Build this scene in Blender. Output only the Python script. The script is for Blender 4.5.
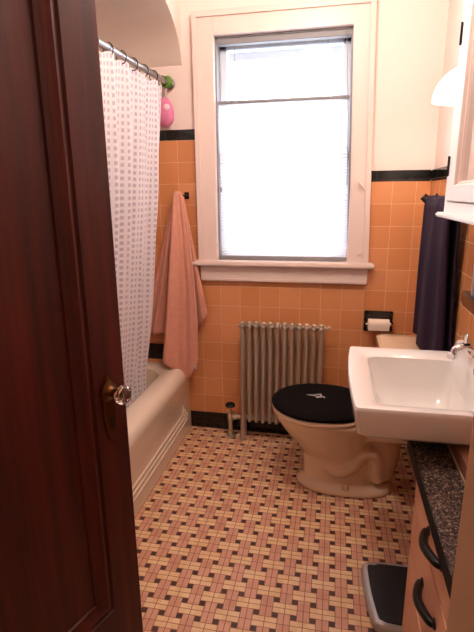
import bpy, bmesh, math, random
from mathutils import Vector, Matrix
random.seed(7)
D = bpy.data
for o in list(D.objects): D.objects.remove(o)
SC = bpy.context.scene
COL = SC.collection
PI = math.pi
# ------------------------------------------------------------------ camera
CAM = Vector((0.1001, -2.4908, 1.3650))
YAW, PIT, ROL, FPX = math.radians(11.588), math.radians(14.615), math.radians(-0.624), 470.28
f = Vector((-math.sin(YAW)*math.cos(PIT), math.cos(YAW)*math.cos(PIT), -math.sin(PIT)))
r = f.cross(Vector((0, 0, 1))).normalized(); u = r.cross(f)
r2 = r*math.cos(ROL)+u*math.sin(ROL); u2 = -r*math.sin(ROL)+u*math.cos(ROL)
cd = D.cameras.new('camera'); cam = D.objects.new('camera', cd); COL.objects.link(cam)
M = Matrix((r2, u2, -f)).transposed().to_4x4(); M.translation = CAM
cam.matrix_world = M
cd.sensor_fit = 'VERTICAL'; cd.sensor_height = 24; cd.lens = 24*FPX/632; cd.clip_start = .02
SC.camera = cam
# ------------------------------------------------------------------ world, lights, exposure
w = D.worlds.new('daylight'); SC.world = w; w.use_nodes = True
bg = w.node_tree.nodes['Background']; bg.inputs[0].default_value = (.80, .89, 1.0, 1); bg.inputs[1].default_value = 9.0
SC.view_settings.view_transform = 'Standard'; SC.view_settings.look = 'None'
SC.view_settings.gamma = 1; SC.view_settings.use_curve_mapping = False
SC.view_settings.exposure = 0.0
def area(name, loc, rot, sx, sy, e, col, portal=False):
    l = D.lights.new(name, 'AREA'); l.shape = 'RECTANGLE'; l.size = sx; l.size_y = sy; l.energy = e; l.color = col
    o = D.objects.new(name, l); COL.objects.link(o); o.location = loc; o.rotation_euler = rot
    if portal: l.cycles.is_portal = True
    return o
area('window_portal', (-.17, .17, 1.56), (-PI/2, 0, 0), .74, 1.15, 1, (1, 1, 1), True)
CEIL_E, SCONCE_E, HALL_E = 30, 2.5, 6
def point(name, loc, e, col, rad):
    l = D.lights.new(name, 'POINT'); l.energy = e; l.color = col; l.shadow_soft_size = rad
    o = D.objects.new(name, l); COL.objects.link(o); o.location = loc; return o
point('ceiling_lamp_bulb', (-.05, -1.0, 2.27), CEIL_E, (1, .88, .80), .10)
point('sconce_bulb', (.505, -.5, 1.70), SCONCE_E, (1, .88, .75), .03)
point('hall_fill_light', (.2, -3.3, 2.3), HALL_E, (1, .85, .7), .1)  # added fill light in the unseen hall behind the camera, no fixture

# ------------------------------------------------------------------ materials
def srgb(h):
    c = [int(h[i:i+2], 16)/255 for i in (0, 2, 4)]
    return tuple((x/12.92 if x <= .04045 else ((x+.055)/1.055)**2.4) for x in c)+(1,)
class NT:
    def __init__(s, name):
        s.m = D.materials.new(name); s.m.use_nodes = True; s.t = s.m.node_tree; s.p = s.t.nodes['Principled BSDF']
    def n(s, ty, **k):
        x = s.t.nodes.new(ty)
        for a, b in k.items(): setattr(x, a, b)
        return x
    def l(s, a, b): s.t.links.new(a, b)
    def ma(s, op, a, b=None, c=None):
        x = s.n('ShaderNodeMath', operation=op)
        for i, v in enumerate((a, b, c)):
            if v is None: continue
            if isinstance(v, (int, float)): x.inputs[i].default_value = v
            else: s.l(v, x.inputs[i])
        return x.outputs[0]
    def mix(s, f, a, b):
        x = s.n('ShaderNodeMix', data_type='RGBA')
        for i, v in ((0, f), (6, a), (7, b)):
            if isinstance(v, (int, float)): x.inputs[i].default_value = v
            elif isinstance(v, tuple): x.inputs[i].default_value = v
            else: s.l(v, x.inputs[i])
        return x.outputs[2]
    def noise(s, vec, scale, detail=2, rough=.5):
        x = s.n('ShaderNodeTexNoise'); x.inputs['Scale'].default_value = scale
        x.inputs['Detail'].default_value = detail; x.inputs['Roughness'].default_value = rough
        if vec is not None: s.l(vec, x.inputs['Vector'])
        return x.outputs['Fac']
    def obj(s): return s.n('ShaderNodeTexCoord').outputs['Object']
    def bump(s, h, st, dist):
        b = s.n('ShaderNodeBump'); b.inputs['Strength'].default_value = st; b.inputs['Distance'].default_value = dist
        s.l(h, b.inputs['Height']); s.l(b.outputs[0], s.p.inputs['Normal'])
def simple(name, col, rough=.5, metal=0, var=.06, nscale=8, bump=0, coat=0, **k):
    a = NT(name); c = srgb(col) if isinstance(col, str) else col
    v = a.obj(); n = a.noise(v, nscale, 3)
    d = tuple(x*(1-var*2) for x in c[:3])+(1,)
    a.l(a.mix(n, d, c), a.p.inputs['Base Color'])
    a.p.inputs['Roughness'].default_value = rough; a.p.inputs['Metallic'].default_value = metal
    a.p.inputs['Coat Weight'].default_value = coat; a.p.inputs['Coat Roughness'].default_value = .08
    if bump: a.bump(a.noise(v, nscale*12, 3), bump, .002)
    for kk, vv in k.items(): a.p.inputs[kk].default_value = vv
    return a.m
TP, TX0, TZ0 = .1095, -.5012, .1022
def wall_tile(name, axis, base, dark, org, zo=TZ0, pitch=TP, rough=.16):
    a = NT(name); xyz = a.n('ShaderNodeSeparateXYZ'); co = a.obj(); a.l(co, xyz.inputs[0])
    uu = a.ma('DIVIDE', a.ma('SUBTRACT', xyz.outputs[axis], org), pitch)
    vv = a.ma('DIVIDE', a.ma('SUBTRACT', xyz.outputs[2], zo), pitch)
    fu, fv = a.ma('FRACT', uu), a.ma('FRACT', vv)
    eu = a.ma('SUBTRACT', .5, a.ma('ABSOLUTE', a.ma('SUBTRACT', fu, .5)))
    ev = a.ma('SUBTRACT', .5, a.ma('ABSOLUTE', a.ma('SUBTRACT', fv, .5)))
    e = a.ma('MINIMUM', eu, ev)
    g = a.ma('LESS_THAN', e, .009)
    cv = a.n('ShaderNodeCombineXYZ'); a.l(a.ma('FLOOR', uu), cv.inputs[0]); a.l(a.ma('FLOOR', vv), cv.inputs[1])
    wn = a.n('ShaderNodeTexWhiteNoise'); a.l(cv.outputs[0], wn.inputs['Vector'])
    c = a.mix(wn.outputs['Value'], srgb(dark), srgb(base))
    c = a.mix(a.ma('MULTIPLY', a.noise(co, 30, 3), .25), c, srgb(dark))
    c = a.mix(g, c, srgb('E6BC98') if base != '0E0B09' else srgb('2A201A'))
    a.l(c, a.p.inputs['Base Color'])
    a.l(a.ma('MULTIPLY_ADD', g, .4, rough), a.p.inputs['Roughness'])
    h = a.ma('MINIMUM', e, .03)
    h2 = a.ma('ADD', a.ma('MULTIPLY', h, 33.), a.ma('MULTIPLY', a.noise(co, 14, 1), .35))
    a.bump(h2, .35, .0012)
    return a.m
m_tile_x = wall_tile('orange_wall_tile', 0, 'DC9665', 'D08855', TX0)
m_tile_y = wall_tile('orange_wall_tile_side', 1, 'DC9665', 'D08855', 0)
m_black_x = wall_tile('black_trim_tile', 0, '0E0B09', '080605', TX0, zo=-1.0, pitch=.1095)
m_cap_x = wall_tile('black_cap_tile', 0, '0E0B09', '080605', TX0+.03, zo=-9.05, pitch=.154)
m_black_y = wall_tile('black_trim_tile_side', 1, '0E0B09', '080605', 0, zo=-9.05, pitch=.154)
def floor_mat():
    a = NT('basketweave_floor_tile'); co = a.obj(); s = a.n('ShaderNodeSeparateXYZ'); a.l(co, s.inputs[0])
    Pt, d2 = .0625, .165
    u_ = a.ma('DIVIDE', a.ma('SUBTRACT', s.outputs[0], -.5423), Pt)
    v_ = a.ma('DIVIDE', a.ma('SUBTRACT', s.outputs[1], -1.0376), Pt)
    i, j = a.ma('FLOOR', u_), a.ma('FLOOR', v_); fu, fv = a.ma('FRACT', u_), a.ma('FRACT', v_)
    par = a.ma('FLOORED_MODULO', a.ma('ADD', i, j), 2.0)      # 1 -> horizontal cell
    def sel(f, x, y):                                         # f ? x : y
        return a.ma('ADD', a.ma('MULTIPLY', x, f), a.ma('MULTIPLY', y, a.ma('SUBTRACT', 1., f)))
    A, B = sel(par, fv, fu), sel(par, fu, fv)
    ac, bc = a.ma('ABSOLUTE', a.ma('SUBTRACT', A, .5)), a.ma('ABSOLUTE', a.ma('SUBTRACT', B, .5))
    mid = a.ma('LESS_THAN', ac, .5-d2)
    eA = a.ma('ABSOLUTE', a.ma('SUBTRACT', ac, .5-d2)); eB = a.ma('ABSOLUTE', a.ma('SUBTRACT', bc, .5-d2))
    g = a.ma('MINIMUM', a.ma('MINIMUM', eA, bc), sel(mid, ac, eB))
    gm = a.ma('LESS_THAN', g, .020)
    dot = a.ma('MULTIPLY', a.ma('SUBTRACT', 1., mid), a.ma('GREATER_THAN', bc, .5-d2))
    own = mid
    isH = a.ma('ABSOLUTE', a.ma('SUBTRACT', own, a.ma('SUBTRACT', 1., par)))   # own xor (not par)
    # random per tile (quarter block cells)
    cv = a.n('ShaderNodeCombineXYZ')
    a.l(a.ma('FLOOR', a.ma('ADD', a.ma('MULTIPLY', u_, 2.), .5)), cv.inputs[0]); a.l(a.ma('FLOOR', a.ma('MULTIPLY', v_, 2.)), cv.inputs[1])
    wn = a.n('ShaderNodeTexWhiteNoise'); a.l(cv.outputs[0], wn.inputs['Vector'])
    H = a.mix(wn.outputs['Value'], srgb('E2BE8C'), srgb('EDCFA4'))
    V = a.mix(wn.outputs['Value'], srgb('CB957A'), srgb('DAA88E'))
    c = a.mix(isH, V, H)
    c = a.mix(gm, c, srgb('8E4A30'))
    c = a.mix(a.ma('MULTIPLY', dot, a.ma('SUBTRACT', 1., a.ma('LESS_THAN', g, .015))), c, srgb('1C120E'))
    c = a.mix(a.ma('MULTIPLY', a.noise(co, 3.5, 3), .3), c, srgb('9A5436'))
    a.l(c, a.p.inputs['Base Color'])
    a.p.inputs['Roughness'].default_value = .5
    a.bump(a.ma('MINIMUM', a.ma('MULTIPLY', g, 20.), 1.), .3, .0008)
    return a.m
m_floor = floor_mat()
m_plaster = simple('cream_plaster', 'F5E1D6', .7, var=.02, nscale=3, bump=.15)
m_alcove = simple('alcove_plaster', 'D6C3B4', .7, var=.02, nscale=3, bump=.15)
m_trim = simple('cream_gloss_paint', 'EAD3C8', .35, var=.02, nscale=5)
m_white = simple('white_gloss_paint', 'F8F4EF', .3, var=.01, nscale=5)
m_jamb = simple('tan_door_jamb_paint', 'D6A882', .5, var=.05, nscale=5)
def wood_mat(name, c1, c2, sc, rough, axis=2, stretch=.06, coat=.4):
    a = NT(name); mp = a.n('ShaderNodeMapping'); sv = [1, 1, 1]; sv[axis] = stretch; mp.inputs['Scale'].default_value = sv
    a.l(a.obj(), mp.inputs[0])
    n = a.noise(mp.outputs[0], sc, 6, .6)
    rp = a.n('ShaderNodeMapRange'); rp.inputs[1].default_value = .3; rp.inputs[2].default_value = .7; a.l(n, rp.inputs[0])
    a.l(a.mix(rp.outputs[0], srgb(c1), srgb(c2)), a.p.inputs['Base Color'])
    a.p.inputs['Roughness'].default_value = rough; a.p.inputs['Coat Weight'].default_value = coat; a.p.inputs['Coat Roughness'].default_value = .25
    a.bump(n, .15, .001)
    return a.m
m_door = wood_mat('dark_mahogany', '2C0A05', '551A0E', 30, .55, coat=0)
m_door.node_tree.nodes['Principled BSDF'].inputs['Specular IOR Level'].default_value = .3
m_maple = wood_mat('orange_maple', 'E0A684', 'E8B494', 14, .6, axis=1, stretch=.3, coat=0)
m_porc = simple('white_porcelain', 'F3EEE9', .12, var=.01, nscale=3, coat=.5)
m_bisque = simple('bisque_porcelain', 'E2C4A4', .14, var=.02, nscale=3, coat=.5)
m_tub = simple('cream_enamel', 'E6D2BC', .2, var=.03, nscale=4, coat=.4)
m_rad = simple('silver_bronze_radiator_paint', 'A58F7E', .4, metal=.1, var=.03, nscale=14)
m_radhub = simple('worn_radiator_metal', 'C9B9A4', .3, metal=.7, var=.1, nscale=20)
m_chrome = simple('chrome', 'E4E2E0', .1, metal=1, var=.02)
m_steel = simple('brushed_steel', 'A9A6A4', .28, metal=1, var=.05)
m_brass = simple('aged_brass', '6A4526', .4, metal=1, var=.15, nscale=30)
m_dark = simple('dark_bronze', '1F1916', .4, metal=.5, var=.1)
m_blackcer = simple('black_ceramic', '100D0C', .12, var=.05, coat=.4)
m_iron = simple('black_iron', '15110F', .5, metal=.3)
m_plastic = simple('black_rubber', '0B0A0A', .6, var=.1, nscale=30)
m_silverpl = simple('silver_plastic', 'B5AEAA', .35, metal=.3, var=.04)
m_grayframe = simple('grey_track', '8C8888', .5, var=.04)
m_sash = simple('white_sash', 'DCE4EE', .4, var=.02)
m_paper = simple('toilet_paper', 'EFDCC8', .9, var=.03, nscale=40, bump=.3)
m_green = simple('green_rubber', '5E8C2A', .5, var=.2, nscale=60)
m_pink = simple('pink_foam', 'E07FA6', .6, var=.12, nscale=60, bump=.2)
m_pinkpale = simple('pale_pink_foam', 'F4D4DC', .6)
m_caulk = simple('beige_caulk', 'C09A7C', .6)
m_motif = simple('silver_thread', 'C9C2BE', .5)
m_opal = simple('opal_glass', 'FFFFFF', .3, var=0); _p = m_opal.node_tree.nodes['Principled BSDF']
_p.inputs['Emission Color'].default_value = (1, .95, .88, 1); _p.inputs['Emission Strength'].default_value = 2.2
def terry(name, col, var=.15, sc=260, sheen=.4, spec=.5):
    a = NT(name); v = a.obj(); c = srgb(col)
    a.l(a.mix(a.noise(v, 40, 4, .7), tuple(x*(1-var*2) for x in c[:3])+(1,), c), a.p.inputs['Base Color'])
    a.p.inputs['Specular IOR Level'].default_value = spec; a.p.inputs['Roughness'].default_value = .95; a.p.inputs['Sheen Weight'].default_value = sheen; a.p.inputs['Sheen Roughness'].default_value = .5
    a.bump(a.noise(v, sc, 3, .7), .8, .004)
    return a.m
m_towel = terry('coral_terry', 'E89E84'); m_purple = terry('purple_terry', '301A32', .25, 200, .03, .15)
m_lidcover = terry('black_plush', '100B0A', .2, 180, .0, .12)
def granite():
    a = NT('speckled_granite'); v = a.obj()
    vo = a.n('ShaderNodeTexVoronoi'); vo.inputs['Scale'].default_value = 260; a.l(v, vo.inputs['Vector'])
    s = a.n('ShaderNodeSeparateColor'); a.l(vo.outputs['Color'], s.inputs[0])
    rp = a.n('ShaderNodeValToRGB'); e = rp.color_ramp.elements
    e[0].position = .0; e[0].color = srgb('2A211F'); e[1].position = 1; e[1].color = srgb('8A7668')
    x = rp.color_ramp.elements.new(.45); x.color = srgb('40332F'); x = rp.color_ramp.elements.new(.8); x.color = srgb('5A4A42')
    a.l(s.outputs[0], rp.inputs[0]); a.l(rp.outputs[0], a.p.inputs['Base Color'])
    a.p.inputs['Roughness'].default_value = .25
    return a.m
m_granite = granite()
m_edge = simple('dark_stone_edge', '1C1718', .7)
m_edge.node_tree.nodes['Principled BSDF'].inputs['Specular IOR Level'].default_value = .15
def curtain_mat():
    a = NT('white_waffle_curtain_cloth'); uv = a.n('ShaderNodeUVMap'); s = a.n('ShaderNodeSeparateXYZ'); a.l(uv.outputs[0], s.inputs[0])
    fu = a.ma('FRACT', a.ma('DIVIDE', s.outputs[0], .026)); fv = a.ma('FRACT', a.ma('DIVIDE', s.outputs[1], .027))
    iu = a.ma('LESS_THAN', a.ma('ABSOLUTE', a.ma('SUBTRACT', fu, .5)), .24); iv = a.ma('LESS_THAN', a.ma('ABSOLUTE', a.ma('SUBTRACT', fv, .5)), .27)
    sq = a.ma('MULTIPLY', iu, iv)
    c = a.mix(sq, srgb('FBF7FA'), srgb('D6CAD6'))
    tr = a.n('ShaderNodeBsdfTranslucent'); a.l(c, tr.inputs[0]); a.l(c, a.p.inputs['Base Color']); a.p.inputs['Roughness'].default_value = .85
    mx = a.n('ShaderNodeMixShader'); mx.inputs[0].default_value = .4
    a.l(a.p.outputs[0], mx.inputs[1]); a.l(tr.outputs[0], mx.inputs[2])
    a.l(mx.outputs[0], a.t.nodes['Material Output'].inputs[0])
    return a.m
m_curtain = curtain_mat()
def shade_mat():
    a = NT('cellular_shade_cloth'); tr = a.n('ShaderNodeBsdfTranslucent'); tr.inputs[0].default_value = (.95, .94, .97, 1)
    a.p.inputs['Base Color'].default_value = (.92, .9, .93, 1); a.p.inputs['Roughness'].default_value = .9
    mx = a.n('ShaderNodeMixShader'); mx.inputs[0].default_value = .26
    a.l(a.p.outputs[0], mx.inputs[1]); a.l(tr.outputs[0], mx.inputs[2]); a.l(mx.outputs[0], a.t.nodes['Material Output'].inputs[0])
    return a.m
m_shade = shade_mat()
def glass(name, rough=0.0, col=(1, 1, 1, 1), thin=False):
    a = NT(name)
    a.p.inputs['Base Color'].default_value = col; a.p.inputs['Roughness'].default_value = rough; a.p.inputs['Transmission Weight'].default_value = 1
    a.p.inputs['IOR'].default_value = 1.5
    if thin:
        t = a.n('ShaderNodeBsdfTransparent'); t.inputs[0].default_value = (.97, .985, 1, 1); g = a.n('ShaderNodeBsdfGlossy'); g.inputs['Roughness'].default_value = .02
        mx = a.n('ShaderNodeMixShader'); mx.inputs[0].default_value = .06
        a.l(t.outputs[0], mx.inputs[1]); a.l(g.outputs[0], mx.inputs[2]); a.l(mx.outputs[0], a.t.nodes['Material Output'].inputs[0])
    return a.m
m_glass = glass('knob_glass', .02, (1, .93, .85, 1)); m_pane = glass('window_glass', thin=True); m_cup = glass('frosted_plastic', .35, (.9, .92, .95, 1))
m_mirror = simple('mirror_silver', 'EDEDF0', .03, metal=1, var=0)

# ------------------------------------------------------------------ mesh helpers
def bx(bm, x0, x1, y0, y1, z0, z1, bev=0):
    m = Matrix.Translation(((x0+x1)/2, (y0+y1)/2, (z0+z1)/2)) @ Matrix.Diagonal((abs(x1-x0), abs(y1-y0), abs(z1-z0), 1))
    g = bmesh.ops.create_cube(bm, size=1, matrix=m)
    if bev:
        es = list({e for v in g['verts'] for e in v.link_edges})
        bmesh.ops.bevel(bm, geom=es, offset=bev, segments=2, affect='EDGES', clamp_overlap=True)
    return bm
def box(*a, **k): return bx(bmesh.new(), *a, **k)
def loft(bm, rings, cap0=True, cap1=True, closed=True):
    R = [[bm.verts.new(p) for p in ring] for ring in rings]
    n = len(R[0])
    for a, b in zip(R, R[1:]):
        for i in range(n if closed else n-1):
            k = (i+1) % n
            bm.faces.new((a[i], a[k], b[k], b[i]))
    if cap0: bm.faces.new(R[0][::-1])
    if cap1: bm.faces.new(R[-1])
    return bm
def lathe(bm, prof, seg=20, M=None):
    M = M or Matrix()
    rings = [[M @ Vector((rr*math.cos(2*PI*i/seg), rr*math.sin(2*PI*i/seg), z)) for i in range(seg)] for rr, z in prof]
    return loft(bm, rings)
def tube(bm, pts, rad, seg=10):
    pts = [Vector(p) for p in pts]; rings = []
    up = None
    for i, p in enumerate(pts):
        t = ((pts[i+1] if i+1 < len(pts) else p)-(pts[i-1] if i else p)).normalized()
        if up is None: up = Vector((0, 0, 1)) if abs(t.z) < .9 else Vector((1, 0, 0))
        a = t.cross(up).normalized(); up = a.cross(t).normalized()
        rr = rad[i] if isinstance(rad, (list, tuple)) else rad
        rings.append([p+a*rr*math.cos(2*PI*k/seg)+up*rr*math.sin(2*PI*k/seg) for k in range(seg)])
    return loft(bm, rings)
def spline(pts, n=6):
    pts = [Vector(p) for p in pts]; P = [pts[0]]+pts+[pts[-1]]; out = []
    for i in range(1, len(P)-2):
        for k in range(n):
            t = k/n; a, b, c, d = P[i-1:i+3]
            out.append(.5*((2*b)+(-a+c)*t+(2*a-5*b+4*c-d)*t*t+(-a+3*b-3*c+d)*t*t*t))
    out.append(pts[-1]); return out
def rrect(cx, cy, hx, hy, rad, z, n=6, fn=None):
    out = []
    for q, (sx, sy) in enumerate(((1, 1), (-1, 1), (-1, -1), (1, -1))):
        for k in range(n+1):
            a = (q+k/n)*PI/2
            out.append(Vector((cx+sx*(hx-rad)+rad*math.cos(a), cy+sy*(hy-rad)+rad*math.sin(a), z)))
    return out
def ob(name, bm, mat, parent=None, smooth=False, bev=0, sub=0):
    bmesh.ops.recalc_face_normals(bm, faces=bm.faces)
    me = D.meshes.new(name); bm.to_mesh(me); bm.free(); me.materials.append(mat)
    if smooth:
        for p in me.polygons: p.use_smooth = True
        if smooth != 'all': me.set_sharp_from_angle(angle=math.radians(40))
    o = D.objects.new(name, me); COL.objects.link(o)
    if bev:
        b = o.modifiers.new('b', 'BEVEL'); b.width = bev; b.segments = 2; b.limit_method = 'ANGLE'
    if sub:
        s = o.modifiers.new('s', 'SUBSURF'); s.levels = sub; s.render_levels = sub
    if parent:
        o.parent = parent; o.matrix_parent_inverse = Matrix.Translation(-parent.location) if parent.type == 'EMPTY' else Matrix()
    return o
def tag(o, label, cat, group=None, kind=None):
    o['label'] = label; o['category'] = cat
    if group: o['group'] = group
    if kind: o['kind'] = kind
    return o
def struct(name, bm, mat, label=None, **k):
    o = ob(name, bm, mat, **k); o['kind'] = 'structure'
    if label: o['label'] = label
    return o
def thing(name, loc, label, cat, group=None, kind=None):
    o = D.objects.new(name, None); COL.objects.link(o); o.location = loc; o.empty_display_size = .1
    return tag(o, label, cat, group, kind)
def skew(bm):
    for v in bm.verts:
        if 0 < v.co.x < .45: v.co.x -= .027*(v.co.z-1.55)
    return bm
def remesh(bm, vox, smooth_it):
    me = D.meshes.new('tmp'); bm.to_mesh(me); bm.free(); o = D.objects.new('tmp', me); COL.objects.link(o)
    r_ = o.modifiers.new('r', 'REMESH'); r_.mode = 'VOXEL'; r_.voxel_size = vox
    s = o.modifiers.new('s', 'SMOOTH'); s.iterations = smooth_it; s.factor = .5
    dg = bpy.context.evaluated_depsgraph_get(); me2 = D.meshes.new_from_object(o.evaluated_get(dg))
    D.objects.remove(o); b = bmesh.new(); b.from_mesh(me2); D.meshes.remove(me2); return b

# ------------------------------------------------------------------ room shell
XR, XL, ZC, YF = .56, -1.48, 2.46, -2.23
XH = -.68                                   # header / tub line
WX0, WX1, WZ0, WZ1 = -.515, .172, 1.01, 2.112
struct('floor', box(XL-.1, 1.2, -4.2, .15, -.1, 0), m_floor)
struct('ceiling', box(XL-.1, 1.2, -4.2, .2, ZC, ZC+.1), m_plaster)
b = bmesh.new(); y0, y1 = .010, .15
bx(b, XL-.1, WX0, y0, y1, 0, ZC); bx(b, WX1, XR+.1, y0, y1, 0, ZC); bx(b, WX0, WX1, y0, y1, 0, WZ0); bx(b, WX0, WX1, y0, y1, WZ1, ZC)
struct('wall_back', b, m_plaster)
struct('wall_right', box(XR, XR+.12, YF, .15, 0, ZC), m_plaster)
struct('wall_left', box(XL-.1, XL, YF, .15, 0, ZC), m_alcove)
b = bmesh.new()
bx(b, XL-.1, -.70, YF-.12, YF, 0, ZC); bx(b, .20, 1.2, YF-.12, YF, 0, ZC); bx(b, -.70, .20, YF-.12, YF, 2.07, ZC)
struct('wall_front', b, m_plaster)
struct('wall_hall', box(XL-.1, 1.2, -4.2, -4.1, 0, ZC), m_plaster)
b = bmesh.new(); bx(b, XL-.1, XL, -4.1, YF-.12, 0, ZC); struct('wall_hall_left', b, m_plaster)
b = bmesh.new(); bx(b, 1.1, 1.2, -4.1, YF-.12, 0, ZC); struct('wall_hall_right', b, m_plaster)
# tub alcove header with an arched lower edge
def arch(y):
    t = min(1, max(0, -y/.42)); return 1.99+.25*math.sqrt(max(0, 1-(1-t)**2)) if y > -1.2 else 1.99+.25*math.sqrt(max(0, 1-(min(1, max(0, (-1.2-y)/.42)))**2))
b = bmesh.new(); N = 60; ys = [y0-(y0+1.62)*(i/N)**1.0 for i in range(N+1)]
for a in (0, 1): ys += [-.002*3**k for k in range(4)] if a == 0 else []
ys = sorted(set(ys), reverse=True)
loft(b, [[Vector((XH, y, arch(y))), Vector((XL, y, arch(y))), Vector((XL, y, ZC)), Vector((XH, y, ZC))] for y in ys])
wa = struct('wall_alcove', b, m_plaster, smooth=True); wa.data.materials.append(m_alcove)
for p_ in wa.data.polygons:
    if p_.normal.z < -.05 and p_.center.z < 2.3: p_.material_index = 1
struct('wall_tub_end', box(XL, XH, YF, -1.62, 0, ZC), m_plaster)
# tiles on the walls
ZR, ZL, BH = 1.4162, 1.6352-.0, .1022
ZL = TZ0+14*TP; ZR = TZ0+12*TP-.003
b = bmesh.new()
bx(b, XL, -.60, 0, .0105, .06, ZL); bx(b, .255, XR, 0, .0105, BH, ZR); bx(b, -.60, .255, 0, .0105, BH, .98)
struct('wall_back_tile', b, m_tile_x, 'square orange glazed wall tiles around the window')
struct('wall_right_tile', box(XR-.0105, XR, YF, 0, BH, ZR), m_tile_y)
struct('wall_left_tile', box(XL, XL+.0105, -1.62, 0, .06, ZL), m_tile_y)
b = bmesh.new(); bx(b, XL, -.60, -.004, .0105, ZL, ZL+.052, bev=.004); struct('trim_1', b, m_cap_x, 'black cap tiles left of the window')
b = bmesh.new(); bx(b, .25, XR-.012, -.004, .0105, ZR, ZR+.052, bev=.004); struct('trim_2', b, m_cap_x, 'black cap tiles right of the window')
b = bmesh.new(); bx(b, XR-.015, XR, YF, -.004, ZR, ZR+.052, bev=.004); struct('trim_3', b, m_black_y)
struct('baseboard_back', box(-.70, XR-.0105, -.003, .0105, 0, BH), m_black_x)
struct('baseboard_right', box(XR-.0135, XR, YF, -.003, 0, BH), m_black_y)
struct('trim_4', box(XL+.0105, -.75, -.003, .0105, .42, .515), m_black_x, 'black tile row above the tub')
# ------------------------------------------------------------------ window
win = D.objects.new('window_1', None); COL.objects.link(win); win.location = (-.17, 0, 1.0); win['kind'] = 'structure'; win['label'] = 'painted window with wide flat casing and frosted daylight'
b = bmesh.new()
bx(b, -.605, WX0+.004, -.022, .02, 1.0, 2.20, bev=.003); bx(b, WX1-.004, .256, -.022, .02, 1.0, 2.20, bev=.003); bx(b, WX0+.004, WX1-.004, -.0225, .02, 2.108, 2.20)
skew(b); ob('casing', b, m_trim, win)
b = bmesh.new()
bx(b, -.613, -.590, -.033, .01, 1.0, 2.187); bx(b, .241, .264, -.033, .01, 1.0, 2.187); bx(b, -.6135, .2645, -.0335, .01, 2.186, 2.212)
skew(b); ob('backband', b, m_trim, win)
b = bmesh.new(); bx(b, -.652, .306, -.055, .012, .988, 1.014, bev=.006); bx(b, WX0, WX1+.013, .0, .15, .988, 1.014)
ob('window_stool', b, m_trim, win)
b = bmesh.new(); bx(b, -.607, .278, -.022, .012, .92, .988, bev=.002); bx(b, -.607, .278, -.026, .012, .903, .922, bev=.004); bx(b, -.600, .271, -.030, .012, .972, .988, bev=.005)
ob('apron', b, m_trim, win)
b = bmesh.new()                             # jamb liner
bx(b, WX0, WX0+.012, .012, .15, 1.014, WZ1); bx(b, WX1-.012, WX1, .012, .15, 1.014, WZ1); bx(b, WX0, WX1, .012, .15, WZ1-.012, WZ1)
skew(b); ob('jamb_liner', b, m_grayframe, win)
b = bmesh.new(); a0, a1 = WX0+.012, WX1-.012
for (x0, x1, z0, z1, ya, yb, t) in ((a0, a1, 1.53, 2.10, .085, .115, .036), (a0, a1, 1.014, 1.56, .062, .085, .04)):
    bx(b, x0, x0+t, ya, yb, z0, z1, bev=.003); bx(b, x1-t, x1, ya, yb, z0, z1, bev=.003)
    bx(b, x0, x1, ya, yb, z0, z0+t, bev=.003); bx(b, x0, x1, ya, yb, z1-t, z1, bev=.003)
skew(b); ob('sash', b, m_sash, win)
b = bmesh.new()
for x0, x1 in ((a0+.036, a0+.058), (a1-.058, a1-.036)): bx(b, x0, x1, .118, .14, 1.03, 2.06, bev=.002)
bx(b, a0+.058, a1-.058, .1185, .1395, 2.02, 2.06)
skew(b); ob('storm_frame', b, m_sash, win)
b = bmesh.new(); bx(b, a0+.03, a1-.03, .098, .102, 1.55, 2.07); bx(b, a0+.03, a1-.03, .072, .076, 1.03, 1.54)
skew(b); ob('glass_pane', b, m_pane, win)
b = bmesh.new()                              # cleat and small latches on the right casing
tube(b, [(.222, -.022, 1.40), (.222, -.040, 1.40)], .006); tube(b, spline([(.208, -.040, 1.415), (.222, -.043, 1.400), (.240, -.040, 1.375)]), .005)
ob('cord_cleat', b, m_trim, win, smooth=True)
b = bmesh.new(); bx(b, .222, .242, -.032, -.02, 1.055, 1.068, bev=.003); bx(b, .224, .240, -.032, -.02, 1.028, 1.04, bev=.003)
ob('cord_bracket', b, m_trim, win)
# cellular shade
sh = thing('cellular_shade', (-.17, .03, 1.82), 'white pleated cellular shade pulled down from the top inside the window', 'window shade')
SZ = 1.803
b = bmesh.new(); n = 52; z0 = 1.034; rings = []
for i in range(n*2+1):
    z = z0+(SZ-z0)*i/(n*2); yy = .030+(.004 if i % 2 else 0)
    rings.append([Vector((x, yy, z)) for x in (WX0+.017, WX1-.017)])
R = [[b.verts.new(p) for p in g] for g in rings]
for A_, B_ in zip(R, R[1:]): b.faces.new((A_[0], A_[1], B_[1], B_[0]))
skew(b); ob('shade_cloth', b, m_shade, sh)
b = box(WX0+.014, WX1-.014, .018, .045, SZ, SZ+.014, bev=.003); ob('top_rail', skew(b), m_grayframe, sh)
b = box(WX0+.014, WX1-.014, .018, .045, 1.0145, 1.036, bev=.003); ob('bottom_rail', skew(b), m_grayframe, sh)
b = box(WX0+.012, WX1-.012, .014, .055, 2.072, 2.099, bev=.003); ob('headrail', skew(b), m_grayframe, sh)
for x in (WX0+.10, WX1-.12):
    b = bmesh.new(); tube(b, [(x, .031, SZ+.01), (x, .031, 2.075)], .0012, 5); ob('lift_cord', skew(b), m_grayframe, sh)
b = bmesh.new(); tube(b, [(WX1-.035, .012, 2.09), (WX1-.021, .012, 1.72), (WX1-.02, .012, 1.4)], .0018, 5)
ob('lift_cord', skew(b), m_grayframe, sh)
b = box(WX0+.018, WX0+.026, .008, .024, 1.372, 1.398, bev=.002); ob('cord_clip', b, m_grayframe, sh)
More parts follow.
